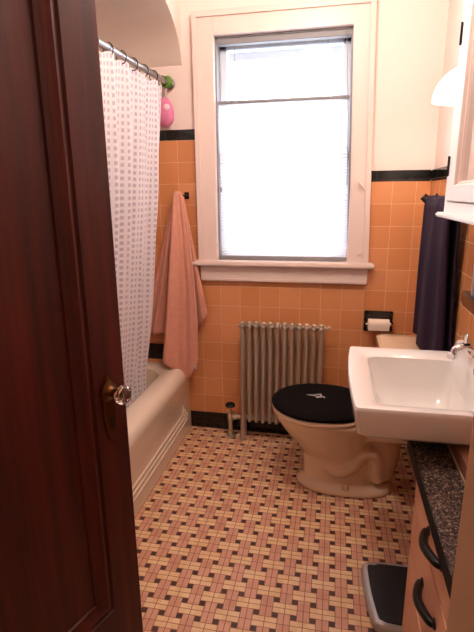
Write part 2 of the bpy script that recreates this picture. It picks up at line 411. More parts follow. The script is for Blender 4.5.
# ------------------------------------------------------------------ door (opened into the room)
E_ = Vector((-.404, -1.462, 0)); dl = Vector((.309, .951, 0)).normalized(); dn = Vector((dl.y, -dl.x, 0))
LW = .81
Mdoor = Matrix((dl, dn, Vector((0, 0, 1)))).transposed().to_4x4(); Mdoor.translation = E_-dl*LW   # local x along leaf, local y toward viewer, z up
dr = D.objects.new('door_1', None); COL.objects.link(dr); dr.matrix_world = Mdoor; dr['kind'] = 'structure'; dr['label'] = 'dark reddish brown wooden door with recessed panel standing open'
def dob(name, bm, mat, parent=dr, **k):
    o = ob(name, bm, mat, **k); o.parent = parent; return o
TH = .036; st = .099; z_b, z_t = .288, 1.90
b = bmesh.new()
bx(b, 0, st, -TH, 0, .008, 2.035); bx(b, LW-st, LW, -TH, 0, .008, 2.035); bx(b, st, LW-st, -TH, 0, .008, z_b); bx(b, st, LW-st, -TH, 0, z_t, 2.035)
dob('door_frame', b, m_door)
def ringprof(x0, x1, z0, z1, prof):
    b = bmesh.new(); rings = [[Vector((x0+o, y, z0+o)), Vector((x1-o, y, z0+o)), Vector((x1-o, y, z1-o)), Vector((x0+o, y, z1-o))] for o, y in prof]
    return loft(b, rings, False, False)
b = ringprof(st, LW-st, z_b, z_t, [(0, 0), (.004, -.006), (.010, -.006), (.013, -.001), (.020, .001), (.028, -.004), (.040, -.009), (.050, -.012), (.052, -.017), (.058, -.018)])
dob('panel_moulding', b, m_door)
b = bmesh.new(); bx(b, st-.002, LW-st+.002, -.028, -.017, z_b-.002, z_t+.002); dob('door_panel', b, m_door)
kx = LW-.058; kz = .905
b = bmesh.new(); pl_ = [(0, .034), (.014, .030), (.018, .02), (.0205, 0)]
ol = [Vector((kx+.020*math.sin(2*PI*i/28)*(1 if abs(math.cos(2*PI*i/28)) < .8 else .9), 0, kz-.045+.085*math.cos(2*PI*i/28))) for i in range(28)]
loft(b, [[p+Vector((0, .0, 0)) for p in ol], [p+Vector((0, .003, 0)) for p in ol], [Vector((kx, 0, kz-.045))+(p-Vector((kx, 0, kz-.045)))*.85+Vector((0, .005, 0)) for p in ol]])
esc = dob('escutcheon', b, m_brass)
b = bmesh.new(); Mk = Matrix.Translation((kx, 0, kz)) @ Matrix.Rotation(-PI/2, 4, 'X')
lathe(b, [(.026, .003), (.026, .006), (.017, .010), (.012, .014), (.010, .024), (.014, .028), (.014, .032)], 24, Mk); dob('knob_shank', b, m_brass, smooth=True)
b = bmesh.new(); lathe(b, [(.011, .0325), (.017, .036), (.0225, .043), (.0245, .050), (.022, .058), (.015, .064), (.006, .066)], 12, Mk)
dob('door_knob', b, m_glass)
b = bmesh.new(); tube(b, [(kx, .004, kz-.075), (kx, .0062, kz-.075)], .0055); bx(b, kx-.0025, kx+.0025, .004, .0062, kz-.095, kz-.075); dob('keyhole', b, m_iron)
# door frame on the right side of the doorway
b = bmesh.new(); bx(b, .18, .20, YF-.12, YF, 0, 2.07, bev=.002); bx(b, .194, .29, YF-.145, YF-.12, 0, 2.14, bev=.004); bx(b, .194, .29, YF, YF+.004, 0, 2.14, bev=.001)
bx(b, .165, .18, YF-.09, YF-.05, 0, 2.06, bev=.002)
jb = struct('trim_5', b, m_jamb, 'tan painted door jamb at the right edge')
b = bmesh.new(); bx(b, .1785, .1802, YF-.045, YF-.012, .86, 1.0, bev=.0006); ob('strike_plate', b, m_brass, jb)
b = bmesh.new(); bx(b, -.70, -.68, YF-.12, YF, 0, 2.07); bx(b, -.70, .20, YF-.12, YF, 2.045, 2.07); struct('trim_6', b, m_jamb)
# ------------------------------------------------------------------ bathtub
tb = thing('bathtub', (-1.08, -.8, 0), 'cream enamelled bathtub with stepped apron lines behind the door', 'bathtub')
TY0, TY1, TXo, TXi, TZ = -1.60, -.003, -.70, XL+.0125, .40
b = bmesh.new()
def trr(x0, x1, y0_, y1_, rad, z, n=6): return rrect((x0+x1)/2, (y0_+y1_)/2, abs(x1-x0)/2, abs(y1_-y0_)/2, rad, z, n)
rings = [trr(TXi, TXo, TY0, TY1, .006, 0), trr(TXi, TXo, TY0, TY1, .006, .31), trr(TXi, TXo+.006, TY0, TY1, .006, .335), trr(TXi, TXo+.006, TY0, TY1, .008, .355),
         trr(TXi, TXo-.004, TY0, TY1, .012, .382), trr(TXi, TXo-.022, TY0, TY1, .02, .397), trr(TXi, TXo-.045, TY0+.01, TY1-.01, .03, .402),
         trr(TXi+.07, TXo-.105, TY0+.08, TY1-.06, .10, .400), trr(TXi+.085, TXo-.125, TY0+.10, TY1-.08, .12, .385), trr(TXi+.10, TXo-.14, TY0+.13, TY1-.10, .13, .30),
         trr(TXi+.13, TXo-.17, TY0+.22, TY1-.14, .13, .10), trr(TXi+.17, TXo-.21, TY0+.28, TY1-.18, .12, .06)]
loft(b, rings); ob('tub_body', b, m_tub, tb, smooth=True)
for k, (z, rr) in enumerate(((.085, .0), (.118, .0), (.150, .0))):     # raised lines on the apron
    b = bmesh.new(); e = -.10-.03*k
    tube(b, spline([(TXo+.001, -1.58, z), (TXo+.001, -.9, z), (TXo+.001, e-.03, z), (TXo+.001, e, z+.012), (TXo+.001, e+.02, z+.045)], 5), .0055, 8)
    ob('apron_rib', b, m_tub, tb, smooth='all')
# ------------------------------------------------------------------ curtain, rod, rings
XRd, ZRd = -.745, 1.905
rod = thing('shower_rod', (XRd, -.8, ZRd), 'grey metal shower curtain rod above the tub', 'curtain rod')
b = bmesh.new(); tube(b, [(XRd, -1.60, ZRd-.03), (XRd, -.02, ZRd)], .0135, 16); ob('rod_tube', b, m_steel, rod, smooth=True)
b = bmesh.new(); tube(b, [(XRd, -1.0, ZRd-.018), (XRd, -.62, ZRd-.0115)], .0155, 16); ob('rod_sleeve', b, m_steel, rod, smooth=True)
b = bmesh.new(); My = Matrix.Translation((XRd, 0, ZRd)) @ Matrix.Rotation(PI/2, 4, 'X')
lathe(b, [(.026, .0), (.028, .006), (.024, .014), (.017, .018)], 18, My)
ob('rod_flange', b, m_steel, rod, smooth=True)
gr_ = bmesh.new()
lathe(gr_, [(.016, .03), (.026, .034), (.03, .045), (.026, .058), (.017, .062)], 18, My)
for a in range(7):
    an = a*2*PI/7; bmesh.ops.create_icosphere(gr_, subdivisions=2, radius=.009, matrix=Matrix.Translation((XRd+.022*math.cos(an), -.045, ZRd+.022*math.sin(an))))
tag(ob('rubber_cap', gr_, m_green, smooth=True), 'bumpy green rubber cap on the far end of the shower rod', 'rubber cap')
def cx_top(y): return XRd
cur = thing('shower_curtain', (XRd, -.6, 1.86), 'white shower curtain with rows of small grey squares hanging inside the tub', 'curtain')
b = bmesh.new(); uvl = b.loops.layers.uv.new('UVMap')
ncol, nrow = 260, 46; ZT, ZB = 1.876, .31; Ys, Ye = -1.45, -.125
grid = []; ulen = []
L = 0; prev = None
for i in range(ncol+1):
    t = i/ncol; y = Ys+(Ye-Ys)*t
    ph = y*2*PI/.145+.9*math.sin(y*5.3)+.5*math.sin(y*11)
    col_ = []
    for j in range(nrow+1):
        s = j/nrow; z = ZT+(ZB-ZT)*s
        amp = .010+.020*min(1, s*3)
        ph2 = ph+.5*math.sin(s*3+y*4)*s
        wv = math.sin(ph2)+.25*math.sin(ph2*2.3+s*4)
        base = XRd+.004-.145*min(1, s/.93)**1.25
        x = base+amp*wv*(1 if s < .75 else 1-.55*(s-.75)/.25)
        if z < .47: x = min(x, -.850)
        yy = y+.012*math.cos(ph2)*min(1, s*2)-.11*t**6*s
        dz = -.016*(1-abs(math.cos((y+1.38)*PI/.115)))*max(0, 1-s*14)
        col_.append(Vector((x, yy, z+dz)))
    p = Vector((XRd+.03*math.sin(ph), y, 0))
    if prev is not None: L += (p-prev).length
    prev = p; ulen.append(L); grid.append([b.verts.new(c) for c in col_])
for i in range(ncol):
    for j in range(nrow):
        fc = b.faces.new((grid[i][j], grid[i+1][j], grid[i+1][j+1], grid[i][j+1]))
        for lp, (a_, c_) in zip(fc.loops, ((i, j), (i+1, j), (i+1, j+1), (i, j+1))):
            lp[uvl].uv = (ulen[a_], (ZT-ZB)*c_/nrow)
ob('curtain_cloth', b, m_curtain, cur, smooth='all')
yk = -1.38; k = 0; ring0 = None
while yk < -.07:
    zc = ZRd+(yk)*.019
    b = bmesh.new(); pts = [(XRd+.020*math.cos(a), yk, zc-.007+.024*math.sin(a)) for a in [2*PI*q/18 for q in range(19)]]
    tube(b, pts, .0022, 6)
    o = ob('curtain_ring', b, m_dark, smooth='all'); tag(o, 'small dark wire ring holding the white curtain on the rod', 'curtain ring', 'curtain rings on the shower rod')
    yk += .115
# pink bath sponge hanging from the rod end
sp = thing('bath_sponge', (-.745, -.05, 1.76), 'pink oval bath sponge hanging from the shower rod end', 'sponge')
b = bmesh.new(); bmesh.ops.create_uvsphere(b, u_segments=24, v_segments=16, radius=1)
for v in b.verts:
    z = v.co.z; k = 1-.16*z; v.co = Vector((-.760+v.co.x*.047*k, -.052+v.co.y*.03, 1.765+z*.072))
ob('sponge_body', b, m_pink, sp, smooth=True)
b = bmesh.new(); bmesh.ops.create_uvsphere(b, u_segments=16, v_segments=10, radius=1)
for v in b.verts: v.co = Vector((-.742+v.co.x*.017, -.078+v.co.y*.008, 1.785+v.co.z*.015))
ob('sponge_patch', b, m_pinkpale, sp, smooth=True)
b = bmesh.new(); tube(b, spline([(-.748, -.052, 1.835), (-.752, -.05, 1.86), (-.745, -.048, 1.89)]), .003, 6); ob('hanging_loop', b, m_pinkpale, sp)
# ------------------------------------------------------------------ towels
def cloth(name, top, bot, ys, mat, parent=None, folds=4, amp=.02, ncol=60, nrow=50, seed=1, th=.007, topz=None, extra=None):
    """sheet between polyline 'top' and 'bot' (lists of points, left to right); folds displace along ys"""
    rnd = random.Random(seed); ph0 = rnd.random()*6
    def samp(pl, t):
        s = t*(len(pl)-1); i = min(int(s), len(pl)-2); return Vector(pl[i]).lerp(Vector(pl[i+1]), s-i)
    b = bmesh.new(); g = []
    for i in range(ncol+1):
        t = i/ncol; A_, B_ = samp(top, t), samp(bot, t); c = []
        for j in range(nrow+1):
            s = j/nrow; p = A_.lerp(B_, s)
            w_ = math.sin(t*folds*2*PI+ph0+1.1*math.sin(t*5+ph0)+.5*s)*amp*(.3+.7*min(1, s*2))+.12*amp*math.sin(t*folds*4.7*PI+ph0*2-1.2*s)
            c.append(b.verts.new(p+Vector(ys)*w_+(extra(t, s) if extra else Vector())))
        g.append(c)
    for i in range(ncol):
        for j in range(nrow): b.faces.new((g[i][j], g[i+1][j], g[i+1][j+1], g[i][j+1]))
    o = ob(name, b, mat, parent, smooth='all')
    m_ = o.modifiers.new('t', 'SOLIDIFY'); m_.thickness = th; m_.offset = 0
    return o
tw = thing('bath_towel', (-.70, -.05, 1.35), 'coral pink towel hanging from a wall hook beside the shower curtain', 'towel')
ht = 1.376
cloth('towel_layer', [(-.712, -.045, ht-.01), (-.70, -.05, ht), (-.688, -.045, ht-.012)], [(-.72, -.055, .56), (-.64, -.055, .62), (-.572, -.05, .715)], (0, -1, 0), m_towel, tw, 1.2, .012, seed=3,
      extra=lambda t, s: Vector((.0, .012, 0)))
cloth('towel_fold', [(-.735, -.05, ht-.03), (-.722, -.06, ht-.004), (-.71, -.05, ht)], [(-.945, -.075, .605), (-.87, -.085, .602), (-.80, -.07, .600)], (0, -1, 0), m_towel, tw, 1.1, .014, seed=5)
cloth('towel_drape', [(-.735, -.06, ht-.012), (-.714, -.075, ht+.006), (-.70, -.068, ht), (-.685, -.055, ht-.02)],
      [(-.828, -.095, .455), (-.80, -.11, .44), (-.745, -.115, .37), (-.70, -.11, .332), (-.665, -.105, .36), (-.612, -.09, .455)], (0, -1, 0), m_towel, tw, 1.3, .024, ncol=80, seed=2, th=.009,
      extra=lambda t, s: Vector((.018*math.sin(s*PI)*(1 if t > .5 else .3), 0, 0)))
b = bmesh.new(); bx(b, -.635, -.618, -.118, -.112, .418, .436, bev=.001); ob('towel_tag', b, m_motif, tw)
hk = bmesh.new(); bx(hk, -.69, -.664, -.006, 0, 1.338, 1.374, bev=.002); tube(hk, spline([(-.675, -.005, 1.36), (-.68, -.03, 1.355), (-.70, -.052, 1.365)]), .005, 8)
tag(ob('towel_hook', hk, m_dark, smooth=True), 'small dark wall hook behind the top of the coral towel', 'hook')
# purple towel on bar
bar = thing('towel_bar', (.50, -.5, 1.33), 'dark towel bar with diamond end beside the back corner', 'towel bar')
b = bmesh.new(); tube(b, [(.50, -.17, 1.333), (.50, -.76, 1.333)], .008, 12); ob('bar_rod', b, m_dark, bar, smooth=True)
for y in (-.18, -.75):
    b = bmesh.new(); tube(b, [(.5, y, 1.333), (.549, y, 1.333)], .008, 12); lathe(b, [(.022, 0), (.022, .006), (.014, .01)], 4, Matrix.Translation((.5495, y, 1.333)) @ Matrix.Rotation(-PI/2, 4, 'Y'))
    lathe(b, [(.004, -.012), (.023, -.002), (.023, .002), (.008, .012)], 4, Matrix.Translation((.5, y, 1.333)) @ Matrix.Rotation(PI/2, 4, 'X'))
    ob('bar_post', b, m_dark, bar)
pt = thing('purple_towel', (.50, -.5, 1.34), 'dark purple towel draped over the bar above the toilet tank', 'towel')
cloth('front_drape', [(.498, y, 1.346) for y in (-.30, -.45, -.6, -.73)], [(.497, -.285, .735), (.497, -.40, .725), (.505, -.55, .722), (.528, -.738, .722)], (-1, 0, 0), m_purple, pt, 2.2, .012, ncol=90, seed=4, th=.009,
      extra=lambda t, s: Vector((-.014*min(1, s*20), 0, 0)))
cloth('back_drape', [(.502, y, 1.346) for y in (-.30, -.5, -.73)], [(.534, -.30, .76), (.536, -.5, .74), (.541, -.738, .725)], (1, 0, 0), m_purple, pt, 3, .004, seed=6, th=.008,
      extra=lambda t, s: Vector((.018*min(1, s*20)*(1-s), 0, 0)))
# ------------------------------------------------------------------ radiator
rad = thing('radiator', (-.15, -.07, 0), 'slim silver-brown cast iron column radiator under the window', 'radiator')
NS = 12; rx0, rx1 = -.362, .058
for k in range(NS):
    x = rx0+(rx1-rx0)*k/(NS-1); b = bmesh.new()
    zt, zb = .672, .125
    for y in (-.105, -.045):
        pr = []
        for q in range(13):
            z = zb+(zt-zb)*q/12; pr.append((x, y, z))
        tube(b, pr, [.010]+[.0112]*11+[.010], 16)
    for z, rr in ((zt, .019), (zb, .018)):
        bmesh.ops.create_uvsphere(b, u_segments=14, v_segments=10, radius=1, matrix=Matrix.Translation((x, -.075, z)) @ Matrix.Diagonal((.0155, .046, rr, 1)))
        bmesh.ops.create_cone(b, segments=16, radius1=.0125, radius2=.0125, depth=.044, matrix=Matrix.Translation((x, -.075, z)) @ Matrix.Rotation(PI/2, 4, 'Y'), cap_ends=True)
    ob('radiator_section', b, m_rad, rad, smooth=True)
    b = bmesh.new(); lathe(b, [(.004, .020), (.009, .018), (.012, .011), (.0125, 0)][::-1], 12, Matrix.Translation((x, -.088, zt+.010)) @ Matrix.Rotation(.5, 4, 'X'))
    ob('top_boss', b, m_radhub, rad, smooth=True)
for x in (rx0, rx1):
    for y in (-.105, -.045):
        b = bmesh.new(); tube(b, [(x, y, .13), (x, y, .03), (x, y-.002, 0.0)], [.0135, .0125, .016], 10); ob('leg', b, m_rad, rad, smooth=True)
b = bmesh.new(); tube(b, [(rx1+.01, -.075, .672), (rx1+.035, -.075, .672)], .008, 10); bmesh.ops.create_uvsphere(b, u_segments=10, v_segments=8, radius=.011, matrix=Matrix.Translation((rx1+.038, -.075, .675))); ob('air_valve', b, m_radhub, rad, smooth=True)
b = bmesh.new(); tube(b, [(rx0-.01, -.075, .672), (rx0-.026, -.075, .672)], .009, 10); ob('end_plug', b, m_radhub, rad, smooth=True)
vl = thing('radiator_valve', (-.44, -.075, 0), 'floor pipe valve with black round handle left of the radiator', 'valve')
b = bmesh.new(); tube(b, [(-.44, -.075, 0), (-.44, -.075, .105)], .0125, 12); tube(b, [(-.44, -.075, .10), (-.44, -.075, .150)], .018, 12)
tube(b, [(-.44, -.075, .125), (-.385, -.075, .125)], .012, 12); tube(b, [(-.418, -.075, .125), (-.402, -.075, .125)], .018, 6); tube(b, [(-.44, -.075, .15), (-.44, -.075, .185)], .006, 8)
ob('valve_body', b, m_radhub, vl, smooth=True)
b = bmesh.new(); lathe(b, [(.012, 0), (.026, .004), (.030, .012), (.024, .02), (.01, .022)], 18, Matrix.Translation((-.44, -.075, .183))); ob('valve_handle', b, m_iron, vl, smooth=True)
b = bmesh.new(); lathe(b, [(.034, 0), (.032, .006), (.014, .010)], 20, Matrix.Translation((-.44, -.075, 0.0))); ob('floor_flange', b, m_radhub, vl, smooth=True)
# ------------------------------------------------------------------ toilet
to = thing('toilet', (.2, -.43, 0), 'beige toilet facing left under the window, below the white sink', 'toilet')
CY = -.43
def egg(xf, xb, hw, z, n=32, sq=.0):
    """closed outline, front at xf (left), back at xb"""
    xm = xf+(xb-xf)*.48; out = []
    for i in range(n):
        a = 2*PI*i/n; c, s = math.cos(a), math.sin(a)
        pw = .78 if c > 0 else 1.0
        cc = math.copysign(abs(c)**pw, c); ss = math.copysign(abs(s)**(.9 if c > 0 else 1), s)
        out.append(Vector((xm+cc*((xb-xm) if c > 0 else (xm-xf)), CY+ss*hw, z)))
    return out
b = bmesh.new()
loft(b, [egg(.005, .36, .085, .02), egg(.0, .33, .088, .10), egg(-.005, .30, .10, .17), egg(-.05, .31, .135, .235), egg(-.105, .33, .165, .30), egg(-.135, .335, .18, .345), egg(-.143, .335, .185, .382)])
ft = bmesh.new()
loft(b, [egg(-.035, .42, .118, 0), egg(-.035, .42, .118, .022), egg(-.015, .405, .10, .040), egg(.01, .38, .07, .05)])
tube(b, spline([(.10, CY, .20), (.17, CY, .10), (.24, CY, .085), (.30, CY, .17), (.35, CY, .25), (.37, CY, .20), (.345, CY, .08)], 6), .075, 16)
tube(b, spline([(.06, CY-.035, .17), (.15, CY-.075, .115), (.22, CY-.08, .145), (.275, CY-.075, .215), (.325, CY-.07, .20), (.345, CY-.05, .07)], 6), .034, 12)
tube(b, spline([(.06, CY+.035, .17), (.15, CY+.075, .115), (.22, CY+.08, .145), (.275, CY+.075, .215), (.325, CY+.07, .20), (.345, CY+.05, .07)], 6), .034, 12)
bx(b, .27, .53, CY-.12, CY+.12, .30, .383)
b = remesh(b, .0075, 6); ob('bowl', b, m_bisque, to, smooth='all')
b = bmesh.new(); lathe(b, [(.016, 0), (.016, .010), (.011, .019), (.003, .022)], 16, Matrix.Translation((.20, CY-.098, .034))); ob('bolt_cap', b, m_bisque, to, smooth=True)
b = bmesh.new(); loft(b, [egg(-.150, .30, .190, .384), egg(-.155, .30, .195, .389), egg(-.155, .30, .195, .400), egg(-.150, .30, .19, .405)]); ob('seat', b, m_bisque, to, smooth=True)
b = bmesh.new(); loft(b, [egg(-.148, .29, .190, .407), egg(-.155, .29, .197, .412), egg(-.157, .29, .199, .421), egg(-.150, .285, .192, .429), egg(-.12, .26, .165, .434), egg(-.05, .2, .10, .436)])
lid = ob('lid_cover', b, m_lidcover, to, smooth=True); lid['label'] = 'black plush lid cover'
b = bmesh.new(); zz = .4375
def strip(p0, p1, w0, w1):
    a, c = Vector(p0), Vector(p1); d = (c-a).normalized(); nn = Vector((-d.y, d.x, 0))
    loft(b, [[a+nn*w0, a-nn*w0, a-nn*w0+Vector((0, 0, .001)), a+nn*w0+Vector((0, 0, .001))], [c+nn*w1, c-nn*w1, c-nn*w1+Vector((0, 0, .001)), c+nn*w1+Vector((0, 0, .001))]])
strip((.005, -.405, zz), (.045, -.405, zz), .0015, .006)
strip((.040, -.405, zz), (.072, -.385, zz), .005, .004); strip((.050, -.425, zz), (.075, -.415, zz), .008, .006); strip((.070, -.385, zz), (.075, -.42, zz), .004, .004); strip((.082, -.41, zz), (.090, -.425, zz), .003, .005)
ob('lid_motif', b, m_motif, lid)
b = bmesh.new(); tx0, tx1, ty0, ty1 = .335, .545, CY-.225, CY+.225
loft(b, [trr(tx0+.03, tx1, ty0+.03, ty1-.03, .03, .383), trr(tx0+.012, tx1, ty0+.012, ty1-.012, .03, .43), trr(tx0+.004, tx1, ty0+.004, ty1-.004, .03, .66)]); ob('tank', b, m_bisque, to, smooth=True)
b = bmesh.new(); loft(b, [trr(tx0-.012, tx1+.002, ty0-.012, ty1+.012, .03, .661), trr(tx0-.015, tx1+.002, ty0-.015, ty1+.015, .035, .672), trr(tx0-.012, tx1+.002, ty0-.012, ty1+.012, .035, .690), trr(tx0+.004, tx1-.005, ty0+.004, ty1-.004, .035, .698), trr(tx0+.05, tx1-.04, ty0+.06, ty1-.06, .03, .701)])
ob('tank_lid', b, m_bisque, to, smooth=True)
b = bmesh.new(); tube(b, [(tx0+.006, CY-.16, .61), (tx0-.012, CY-.16, .61)], .009, 10); tube(b, [(tx0-.012, CY-.16, .61), (tx0-.014, CY-.10, .60)], [.007, .005], 8); ob('flush_lever', b, m_chrome, to, smooth=True)
# ------------------------------------------------------------------ toilet paper holder
th_ = thing('toilet_paper_holder', (.346, 0, .65), 'black ceramic toilet paper holder on the orange tile wall', 'toilet paper holder')
hx0, hx1, hz0, hz1 = .275, .42, .652, .762
b = bmesh.new(); bx(b, hx0, hx1, -.008, .0, hz0, hz1, bev=.003); bx(b, hx0, hx1, -.014, -.004, hz1-.016, hz1, bev=.004); bx(b, hx0, hx1, -.014, -.004, hz0, hz0+.014, bev=.004)
ob('backplate', b, m_blackcer, th_)
for x0 in (hx0, hx1-.016):
    b = bmesh.new(); bx(b, x0, x0+.016, -.014, -.004, hz0, hz1, bev=.004); tube(b, [(x0+.008, -.006, .708), (x0+.008, -.042, .706)], .009, 12)
    ob('post', b, m_blackcer, th_, smooth=True)
rl = bmesh.new(); Mr = Matrix.Translation((.347, -.042, .700)) @ Matrix.Rotation(PI/2, 4, 'Y')
lathe(rl, [(.010, -.0525), (.027, -.0525), (.0275, -.051), (.0275, .051), (.027, .0525), (.010, .0525)], 28, Mr)
bx(rl, .2945, .3995, -.0705, -.069, .672, .700)
tag(ob('toilet_paper_roll', rl, m_paper, smooth=True), 'nearly used white toilet paper roll in the black wall holder', 'toilet paper')
b = bmesh.new(); tube(b, [(.283, -.042, .700), (.412, -.042, .700)], .006, 10); bmesh.ops.create_uvsphere(b, u_segments=10, v_segments=8, radius=.010, matrix=Matrix.Translation((.4065, -.042, .700))); ob('spindle', b, m_chrome, th_, smooth=True)
# ------------------------------------------------------------------ sink
sk = thing('wall_sink', (.5, -1.02, .70), 'white rectangular porcelain sink mounted on the right wall', 'sink')
sy0, sy1, sx0, sx1, sz = -1.283, -.742, .176, XR-.0125, .80
def sring(g, z, rad, bow=.012, n=6, shrink=0):
    """outer outline; g = inset"""
    out = rrect((sx0+sx1)/2+g/2, (sy0+sy1)/2, (sx1-sx0)/2-g/2, (sy1-sy0)/2-g, rad, z, n); cy = (sy0+sy1)/2; res = []
    # subdivide the left side for a bowed front
    for i, p in enumerate(out):
        res.append(p); q = out[(i+1) % len(out)]
        if i % (n+1) == n:
            for k in range(1, 8): res.append(p.lerp(q, k/8))
    for p in res:
        if p.x < sx0+g+rad+.02:
            p.x -= bow*(1-((p.y-cy)/((sy1-sy0)/2))**2)
    return res
def bring(x0, x1, y0_, y1_, rad, z, n=6):
    out = rrect((x0+x1)/2, (y0_+y1_)/2, (x1-x0)/2, (y1_-y0_)/2, rad, z, n); res = []
    for i, p in enumerate(out):
        res.append(p); q = out[(i+1) % len(out)]
        if i % (n+1) == n:
            for k in range(1, 8): res.append(p.lerp(q, k/8))
    return res
bxx = (.236, .530, -1.238, -.830)
b = bmesh.new()
loft(b, [bring(.31, .50, -1.11, -.91, .05, .618), bring(.27, .53, -1.175, -.86, .06, .662), bring(.255, .54, -1.225, -.80, .06, .699), sring(.05, .700, .02), sring(.024, .704, .016), sring(.012, .716, .014), sring(.0, .785, .014), sring(.0, .795, .014), sring(.003, .8, .014), sring(.014, .801, .014),
         bring(.228, .532, -1.246, -.822, .035, .799), bring(*bxx, .035, .793), bring(.243, .529, -1.232, -.834, .04, .76), bring(.265, .518, -1.165, -.838, .05, .69), bring(.29, .505, -1.12, -.875, .05, .65), bring(.33, .47, -1.085, -.92, .04, .630), bring(.39, .43, -1.05, -1.01, .015, .624)])
ob('basin', b, m_porc, sk, smooth=True)
b = bmesh.new(); loft(b, [trr(.524, sx1, -1.270, -.842, .004, .70), trr(.524, sx1, -1.270, -.842, .005, .868), trr(.528, sx1, -1.266, -.846, .006, .875)])
ob('back_ledge', b, m_porc, sk, smooth=True)
b = bmesh.new(); tube(b, [(.525, -1.10, .846), (.5225, -1.10, .846)], .004); tube(b, spline([(.5235, -1.075, .856), (.5225, -1.09, .842), (.5235, -1.105, .850), (.5235, -1.13, .850)]), .003, 6); ob('overflow_slot', b, m_iron, sk)
b = bmesh.new(); lathe(b, [(.02, 0), (.022, .003), (.012, .004)], 20, Matrix.Translation((.41, -1.035, .624))); ob('drain', b, m_chrome, sk, smooth=True)
fc = thing('faucet', (.535, -1.02, .87), 'chrome faucet with curved spout on the sink ledge', 'faucet')
b = bmesh.new(); tube(b, spline([(.536, -1.02, .874), (.536, -1.02, .897), (.522, -1.02, .906), (.500, -1.02, .904), (.482, -1.02, .896), (.474, -1.02, .878)], 5), .0125, 14); lathe(b, [(.015, 0), (.0155, .016), (.012, .020)], 16, Matrix.Translation((.473, -1.02, .868))); ob('spout', b, m_chrome, fc, smooth=True)
b = bmesh.new(); loft(b, [trr(.527, .5465, -1.14, -.90, .009, .8755), trr(.527, .5465, -1.14, -.90, .009, .882), trr(.530, .5445, -1.136, -.904, .007, .886)]); ob('faucet_base', b, m_chrome, fc, smooth=True)
for y in (-1.12, -.925):
    b = bmesh.new(); lathe(b, [(.009, .880), (.008, .9), (.010, .903), (.010, .918), (.004, .921)], 14, Matrix.Translation((.5355, y, 0))); tube(b, [(.5355, y, .912), (.514, y, .914)], .004, 8); ob('handle', b, m_chrome, fc, smooth=True)
# ------------------------------------------------------------------ medicine cabinet
mc = thing('medicine_cabinet', (.5, -1.1, 1.3), 'white wooden medicine cabinet with mirrored door above the sink', 'cabinet')
cy0, cy1, cx = -1.40, -.86, .44; cz0, cz1 = 1.30, 1.98
b = bmesh.new(); bx(b, cx+.018, XR-.001, cy0, cy1, cz0, cz1); ob('cabinet_box', b, m_white, mc)
b = bmesh.new(); bx(b, cx, cx+.018, cy1-.035, cy1, cz0, cz1); bx(b, cx, cx+.018, cy0, cy0+.035, cz0, cz1); bx(b, cx, cx+.018, cy0+.035, cy1-.035, cz0, 1.333); bx(b, cx, cx+.018, cy0+.035, cy1-.035, 1.915, cz1)
ob('face_frame', b, m_white, mc, bev=.002)
b = bmesh.new(); bx(b, cx-.018, XR-.001, cy0-.02, cy1+.035, cz0-.014, cz0, bev=.004); ob('bottom_ledge', b, m_white, mc)
dy0, dy1, dz0, dz1 = cy0+.038, cy1-.038, 1.336, 1.912
dx0 = cx-.004
b = bmesh.new(); s_ = .078
bx(b, dx0, dx0+.02, dy1-s_, dy1, dz0, dz1); bx(b, dx0, dx0+.02, dy0, dy0+s_, dz0, dz1); bx(b, dx0, dx0+.02, dy0+s_, dy1-s_, dz0, dz0+.045); bx(b, dx0, dx0+.02, dy0+s_, dy1-s_, dz1-.068, dz1)
dd = ob('cabinet_door', b, m_white, mc, bev=.002)
b = bmesh.new(); y0_, y1_, z0_, z1_ = dy0+s_, dy1-s_, dz0+.045, dz1-.068; rings = []
for o_, x_ in ((0, dx0+.002), (.004, dx0+.010), (.008, dx0+.011), (.012, dx0+.019)):
    rings.append([Vector((x_, y0_+o_, z0_+o_)), Vector((x_, y1_-o_, z0_+o_)), Vector((x_, y1_-o_, z1_-o_)), Vector((x_, y0_+o_, z1_-o_))])
loft(b, rings, False, False); ob('mirror_bevel', b, m_trim, dd)
b = box(dx0+.0185, dx0+.0205, y0_+.008, y1_-.008, z0_+.008, z1_-.008); ob('mirror', b, m_mirror, dd)
for z in (1.41, 1.77):
    b = bmesh.new(); bx(b, dx0-.003, dx0+.002, dy1-.004, dy1+.010, z, z+.055, bev=.001); tube(b, [(dx0-.003, dy1+.001, z-.002), (dx0-.003, dy1+.001, z+.057)], .003, 8); ob('hinge', b, m_dark, mc)
b = bmesh.new(); lathe(b, [(.006, 0), (.006, .012), (.013, .018), (.010, .026)], 14, Matrix.Translation((dx0, dy0+.035, 1.56)) @ Matrix.Rotation(-PI/2, 4, 'Y')); ob('knob', b, m_chrome, dd, smooth=True)
# sconce
sc = thing('wall_sconce', (XR, -.5, 1.68), 'white glowing half dome wall lamp left of the medicine cabinet', 'lamp')
b = bmesh.new(); rings = []; RS = .118
for i in range(9):
    a = PI/2*i/8*.97; rr, z = RS*math.cos(a), 1.686+.118*math.sin(a)
    rings.append([Vector((XR-.004-rr*math.cos(q), -.50+rr*math.sin(q), z)) for q in [(-PI/2+PI*k/20) for k in range(21)]])
loft(b, rings, False, True, closed=False); o = ob('lamp_shade', b, m_opal, sc, smooth='all'); mm = o.modifiers.new('t', 'SOLIDIFY'); mm.thickness = .004
b = bmesh.new(); lathe(b, [(.055, 0), (.055, .008), (.045, .012)], 24, Matrix.Translation((XR, -.5, 1.73)) @ Matrix.Rotation(-PI/2, 4, 'Y')); ob('mounting_plate', b, m_white, sc, smooth=True)
